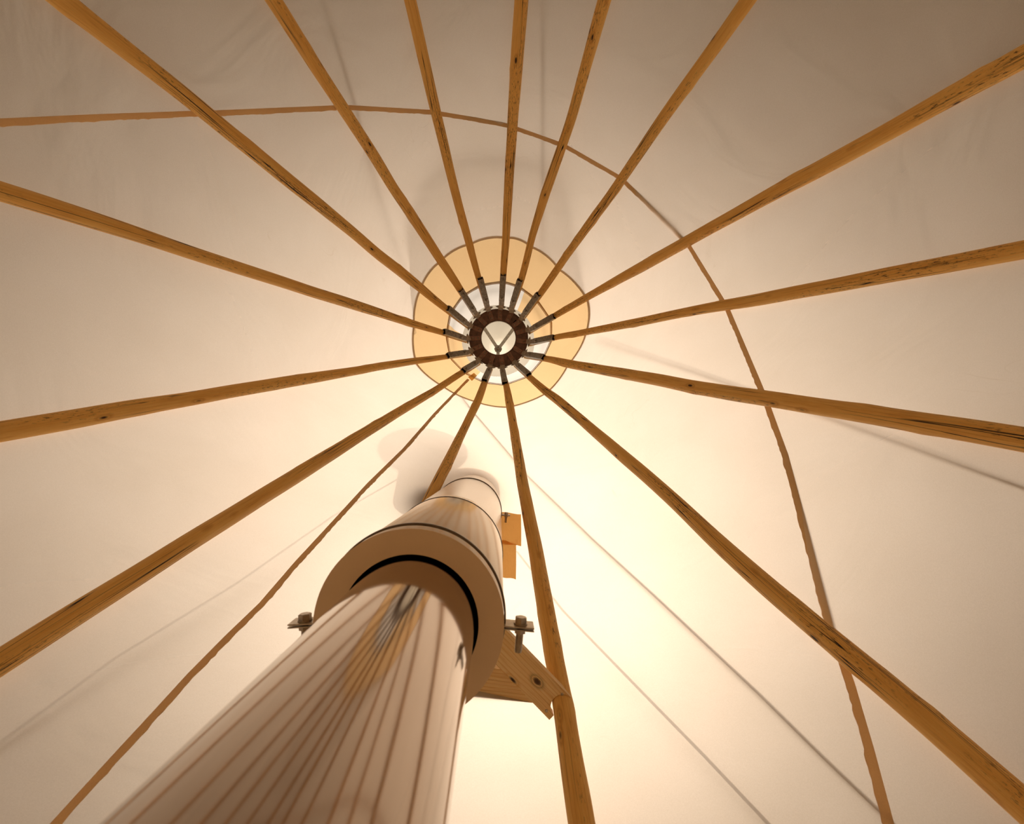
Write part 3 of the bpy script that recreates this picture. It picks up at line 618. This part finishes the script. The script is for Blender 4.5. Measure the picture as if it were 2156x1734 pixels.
    sl_ = obj('sleeve', bm, M_zinc, root, False)
    for fs in (.16, .88):
        c = c0.lerp(c1, fs) + ni*H2
        bm = bmesh.new(); add_cyl(bm, c, c + ni*.003, .0085, n=14); add_hex(bm, c + ni*.003, ni, .0058, .006); add_cyl(bm, c + ni*.008, c + ni*.020, .0032, n=8)
        obj('bolt', bm, M_zinc, sl_, False)
    bm = bmesh.new(); add_box(bm, c1 - t*.012, t, w, ni, .004, (W2-T2)*2, (H2-T2)*2); obj('end_shade_fill', bm, M_black, sl_, False)  # black fill stands in for the shade inside the open sleeve end
    # hinge strap from the ring to the sleeve
    az = PLATE_AZ[k]; u = Vector((math.cos(az), math.sin(az), 0))
    h0 = u*.226 + Vector((0, 0, 5.336)); h1 = A + D*.030 + ni*.036; h2 = A + D*.115 + ni*.040
    bm = bmesh.new()
    path = [h0, h1.lerp(h0, .45) + Vector((0, 0, -.004)), h1, h2]; rows = []
    for i, q in enumerate(path):
        tt = (path[min(i+1, 3)] - path[max(i-1, 0)]).normalized(); ww = (w - tt*w.dot(tt)).normalized(); nn = tt.cross(ww)
        if nn.z > 0: nn = -nn
        rows.append([bm.verts.new(q + ww*(sx_*.0185) + nn*dy) for sx_, dy in ((-1, -.022), (-1, .004), (1, .004), (1, -.022), (.82, -.022), (.82, 0), (-.82, 0), (-.82, -.022))])
    for A_, B_ in zip(rows[:-1], rows[1:]):
        for q in range(8): bm.faces.new((A_[q], A_[(q+1) % 8], B_[(q+1) % 8], B_[q]))
    bm.faces.new(rows[0]); bm.faces.new(rows[-1][::-1])
    hg = obj('hinge_strap', bm, M_strap, root, False)
    c = h1.lerp(h0, .35) + Vector((0, 0, .006))
    bm = bmesh.new(); add_cyl(bm, c - w*.041, c + w*.038, .0045, n=10)
    for sg_ in (-1, 1): add_hex(bm, c + w*(sg_*.0195), w*sg_, .0095, .010)
    obj('hinge_bolt', bm, M_zinc, hg, False)

# ---------------------------------------------------------------- flue
FX, FY = CAM_LOC[0] - .134 - .0006, CAM_LOC[1] + .2759
CZ = CAM_LOC[2]
flue = thing('stove_flue', (FX, FY, 0), 'polished steel stove flue rising past the camera, wide jacket on a narrower pipe', 'flue')
bm = bmesh.new(); add_lathe(bm, [(.1035, 0.0), (.1035, CZ+.98)], FX, FY, 160); obj('inner_pipe', bm, M_pipe, flue)
bm = bmesh.new(); add_lathe(bm, [(.149, CZ+.800), (.149, CZ+.8035), (.1088, CZ+.8035), (.1088, CZ+.800)], FX, FY, 160, True)
obj('end_plate', bm, M_lid, flue, False)['label'] = 'flat matt ring closing the jacket'
bm = bmesh.new(); add_lathe(bm, [(.1094, CZ+.8036), (.1094, CZ+.97), (.1037, CZ+.97)], FX, FY, 96); obj('gap_lining', bm, M_black, flue)['label'] = 'black gap around the inner pipe'
bm = bmesh.new(); zt = CZ + 2.66
prof = [(.1478, CZ+.803), (.1490, CZ+.8045), (.1490, CZ+1.338), (.1502, CZ+1.342), (.1502, CZ+1.352), (.1488, CZ+1.356), (.1488, CZ+1.372), (.1496, CZ+1.376), (.1490, CZ+1.380), (.1490, zt)]
add_lathe(bm, prof, FX, FY, 160)
obj('jacket', bm, M_jacket, flue)
for zz, nm in ((CZ+1.330, 'joint_bead'),):
    bm = bmesh.new(); add_lathe(bm, [(.1490, zz), (.1512, zz+.002), (.1512, zz+.006), (.1490, zz+.008)], FX, FY, 160); obj(nm, bm, M_zinc, flue)
def clamp(z, h, ears, lab, esz=1.0):
    c_ = thing('pipe_clamp', (FX, FY, z), lab, 'clamp', 'clamps around the flue jacket')
    bm = bmesh.new(); add_lathe(bm, [(.1492, z-h/2), (.1518, z-h/2), (.1524, z), (.1518, z+h/2), (.1492, z+h/2)], FX, FY, 160, True)
    obj('band', bm, M_band, c_)
    for a in ears:
        ar = math.radians(a); u = Vector((math.cos(ar), math.sin(ar), 0)); s = Vector((-u.y, u.x, 0))
        if s.y < 0: s = -s                      # towards the closure side, away from the crown
        base = Vector((FX, FY, z))
        bm = bmesh.new()
        for sg in (-1, 1):
            pc = base + u*(.150 + .024*esz) + s*(sg*.0022)
            add_box(bm, pc, u, s, Vector((0, 0, 1)), .050*esz, .0022, .034*esz, .0008)
        e = obj('ear', bm, M_bolt, c_, False)
        bc = base + u*(.150 + .027*esz)
        bm = bmesh.new(); add_cyl(bm, bc - s*.0035, bc - s*.005, .0115*esz, n=20); add_hex(bm, bc - s*.005, -s, .0105*esz, .0085*esz)
        add_cyl(bm, bc - s*.003, bc + s*(.042*esz), .0056*esz, n=14)
        for i in range(14): 
            q = bc + s*((.012 + i*.002)*esz); add_cyl(bm, q, q + s*.0011*esz, .0063*esz, n=14)
        obj('bolt', bm, M_bolt, e, False)
        bm = bmesh.new(); add_cyl(bm, bc + s*.0035, bc + s*.005, .0115*esz, n=20); add_hex(bm, bc + s*.005, s, .0098*esz, .006*esz); obj('nut', bm, M_bolt, e, False)
clamp(CZ+.842, .012, (4, 176), 'lower steel clamp around the flue jacket just above its open end, two bolted ears')
clamp(CZ+2.22, .012, (3,), 'upper thin steel clamp around the flue jacket near the canvas', .8)
# collar where the flue meets the canvas
bm = bmesh.new(); add_lathe(bm, [(.1494, CZ+2.56), (.1520, CZ+2.57), (.1520, CZ+2.66), (.1494, CZ+2.67)], FX, FY, 120)
o = obj('flue_collar', bm, M_tab); tag(o, 'thin canvas collar where the steel flue goes out through the tent cover', 'collar')
# chimney stack outside: seen only as a shadow on the cover
SX, SY = FX - .205, FY + .02
st = thing('chimney_stack', (SX, SY, 3.94), 'chimney and round cowl outside, casting a grey shadow on canvas beside the flue', 'chimney')
bm = bmesh.new(); add_lathe(bm, [(.105, 3.84), (.105, STACK_Z)], SX, SY, 48); obj('stack_pipe', bm, M_jacket, st)
bm = bmesh.new(); add_lathe(bm, [(.001, STACK_Z+.075), (.212, STACK_Z+.012), (.212, STACK_Z), (.001, STACK_Z+.03)], SX, SY, 64); obj('cowl', bm, M_jacket, st)
bm = bmesh.new(); add_tube(bm, [(SX-.10, SY, STACK_Z-.22), (SX-.145, SY, STACK_Z-.22), (SX-.165, SY, STACK_Z-.235)], .006, 8); obj('guy_eye', bm, M_zinc, st)

# ---------------------------------------------------------------- canvas flaps beside the flue
def patch(name, quad, lift, lab, m):
    bm = bmesh.new(); P4 = [Vector(p) for p in quad]; c = sum(P4, Vector())/4; nn = facet_normal_at(c)
    g = []
    for lay in (0, 1):
        rows = []
        for j in range(7):
            row = []
            for i in range(7):
                a = P4[0].lerp(P4[1], i/6); b = P4[3].lerp(P4[2], i/6); q = a.lerp(b, j/6)
                w = .0035*math.sin(i*.9+j*.6)
                row.append(bm.verts.new(q + nn*(lift + w + lay*.0025)))
            rows.append(row)
        g.append(rows)
        for A_, B_ in zip(rows[:-1], rows[1:]):
            for i in range(6): bm.faces.new((A_[i], A_[i+1], B_[i+1], B_[i]))
    for a, b in (((0, 0), (0, 6)), ((6, 0), (6, 6))):
        pass
    bd = lambda R: R[0] + [r[-1] for r in R[1:]] + R[-1][-2::-1] + [r[0] for r in R[-2:0:-1]]
    E0, E1 = bd(g[0]), bd(g[1])
    for i in range(len(E0)): bm.faces.new((E0[i], E0[(i+1) % len(E0)], E1[(i+1) % len(E0)], E1[i]))
    o = obj(name, bm, m, None, False); return tag(o, lab, 'fabric flap')
patch('canvas_flap', FLAP_UPPER, .010, 'upper tan canvas flap hanging beside the flue, behind the small clamp bolt', M_tab)
patch('canvas_flap', FLAP_LOWER, .007, 'lower narrower tan canvas flap beside the flue', M_tab)

# ---------------------------------------------------------------- planks
def plank(name, a, b, width, thick, z, notch, lab, screws, pm=None):
    """flat board from a (pole end) to b; notch = (centre, radius) cut into end a"""
    a, b = Vector(a), Vector(b); t = (b-a).normalized(); w = Vector((-t.y, t.x, 0)); L = (b-a).length
    out_ = []
    if notch:
        c, r = notch; cl = (Vector(c)-a); cx, cy = cl.dot(t), cl.dot(w)
        prof = [(0, -width/2)]
        for i in range(17):
            th = -PI/2 + PI*i/16
            px_, py_ = cx + r*1.0*math.cos(th), cy + r*math.sin(th)
            if px_ > 0 and abs(py_) < width/2: prof.append((px_, py_))
            elif abs(py_) < width/2: prof.append((0, py_))
        prof += [(0, width/2)]
    else: prof = [(0, -width/2), (0, width/2)]
    outl = prof + [(L, width/2), (L, -width/2)]
    root = thing(name, (a+b)/2, lab, 'plank')
    bm = bmesh.new(); uvl = bm.loops.layers.uv.new('UVMap')
    lo = [bm.verts.new(Vector((a.x, a.y, 0)) + t*x + w*y + Vector((0, 0, z))) for x, y in outl]
    hi = [bm.verts.new(v.co + Vector((0, 0, thick))) for v in lo]
    bm.faces.new(lo[::-1]); bm.faces.new(hi)
    n = len(lo)
    for i in range(n): bm.faces.new((lo[i], lo[(i+1) % n], hi[(i+1) % n], hi[i]))
    for f in bm.faces:
        for lp in f.loops:
            d = lp.vert.co - a; lp[uvl].uv = (d.dot(t), d.dot(w) + (lp.vert.co.z-z)*1.0)
    bmesh.ops.triangulate(bm, faces=[f for f in bm.faces if len(f.verts) > 4])
    obj('board', bm, pm or M_plank, root, False)
    for x, y in screws:
        q = a + t*x + w*y; q.z = z
        bm = bmesh.new(); add_cyl(bm, q, q - Vector((0, 0, .0015)), .0042, n=14); add_cyl(bm, q - Vector((0, 0, .0015)), q - Vector((0, 0, .0022)), .003, .001, n=6)
        obj('screw', bm, M_bolt, root, False)
    return root
PA = [Vector(p) for p in PLANK_A]
ea = (PA[0]+PA[1])/2; eb = (PA[2]+PA[3])/2; dirA = (eb-ea).normalized(); wA = (PA[0]-PA[1]).length
A11, D11 = pole_axis(11); s = (PA[0].z - A11.z)/D11.z; c11 = A11 + D11*s
PLW = PLANK_W
plank('bracing_plank', ea, ea + dirA*.43, PLW, .030, PA[0].z, (c11, .034), 'diagonal pine plank with a big dark knot, notched around the pole right of the flue', [(.024, PLW*.36), (.024, -PLW*.36)], M_plank_k)
PB = [Vector(p) for p in PLANK_B]
A12, D12 = pole_axis(12); c12 = A12 + D12*((PB[0].z-A12.z)/D12.z); c11b = A11 + D11*((PB[0].z-A11.z)/D11.z)
eb_r = (PB[0]+PB[3])/2; eb_l = (PB[1]+PB[2])/2; dB = (eb_l-eb_r).normalized()
plank('bracing_plank', eb_r - dB*.02, eb_r + dB*.42, PLB, .028, PB[0].z, None, 'level pine plank tying two poles together behind the diagonal one', [(.21, .02)])

# ---------------------------------------------------------------- guy ropes outside (only their shadows show)
SUN = Vector(SUN_DIR)
def rope(pts, hs, lab, start=None, r=.0042, grp='guy ropes outside the tent'):
    n = len(pts); P = []
    for i, p in enumerate(pts):
        f = i/(n-1); h = hs[0] + (hs[1]-hs[0])*f; P.append(Vector(p) + SUN*h)
    if start: P = [Vector(start)] + P
    a, b = P[-2], P[-1]; d = (b-a); d = d.normalized()
    e = b + d*((b.z)/(-d.z)); hor = Vector((e.x, e.y, 0)).normalized(); e += hor*.9; e.z = -.04
    for i in range(1, 9): P.append(b.lerp(e, i/8) + Vector((0, 0, 0)))
    bm = bmesh.new(); add_tube(bm, P, r, 8)
    return tag(obj('guy_rope', bm, M_rope), lab, 'rope', grp)
rope(ROPE_HAT_LEFT, (.45, .25), 'thin rope outside showing as a fine brown line down the canvas at the upper left')
rope(ROPE_HAT_BACK, (.45, .25), 'thin rope outside showing as a faint upright line between two poles at the top')
rope(ROPE_HAT_RIGHT, (.08, .012), 'rope outside whose shadow line crosses a pole towards the right edge')
rope(ROPE_HAT_FRONT, (.03, .012), 'rope outside whose dark shadow line runs down to the seam at the bottom right')
rope(ROPE_STACK_LEFT, (.22, .03), 'rope outside whose soft shadow line runs from the chimney shadow to the left edge')
rope(ROPE_STACK_RIGHT, (.22, .03), 'rope outside whose soft shadow line falls right of the flue to the bottom edge')

# ---------------------------------------------------------------- unseen conifers added round the tent to shade the lower canvas
M_shade_tree = metal('shade_tree_needles', (.045, .060, .022), .95, (.02, .03, .012), 9, metallic=0)
bm = bmesh.new(); rnd = random.Random(8)
for ringr, dh in ((SHADE_TREE_R, 0), (SHADE_TREE_R+.9, .6), (SHADE_TREE_R+1.9, 1.0)):
    n = int(2*PI*ringr/.62)
    for i in range(n):
        a = 2*PI*i/n + rnd.uniform(-.05, .05); x, y = ringr*math.cos(a)+rnd.uniform(-.15, .15), ringr*math.sin(a)+rnd.uniform(-.15, .15)
        h = SHADE_TREE_H + dh - 4.2*math.exp(-((math.sin(a)-.15)/.5)**2) + 1.5*max(0, -math.sin(a)) - (2.4 if dh == 0 else 1.2)*max(0, math.sin(a))**2 + rnd.uniform(-.5, .5)  # heights set by bearing for how much daylight they hold back
        for j in range(9):
            z0 = .4 + (h-.4)*j/9.5; rr = 1.05*(1-j/10.5)*rnd.uniform(.9, 1.1)
            add_cyl(bm, Vector((x, y, z0)), Vector((x, y, z0 + (h-.4)/7.0)), rr, rr*.12, n=9)
tl = obj('shade_tree_ring', bm, M_shade_tree, None, False); tag(tl, 'unseen ring of dark conifers added outside the tent to shade the lower canvas', 'trees', None, 'stuff')
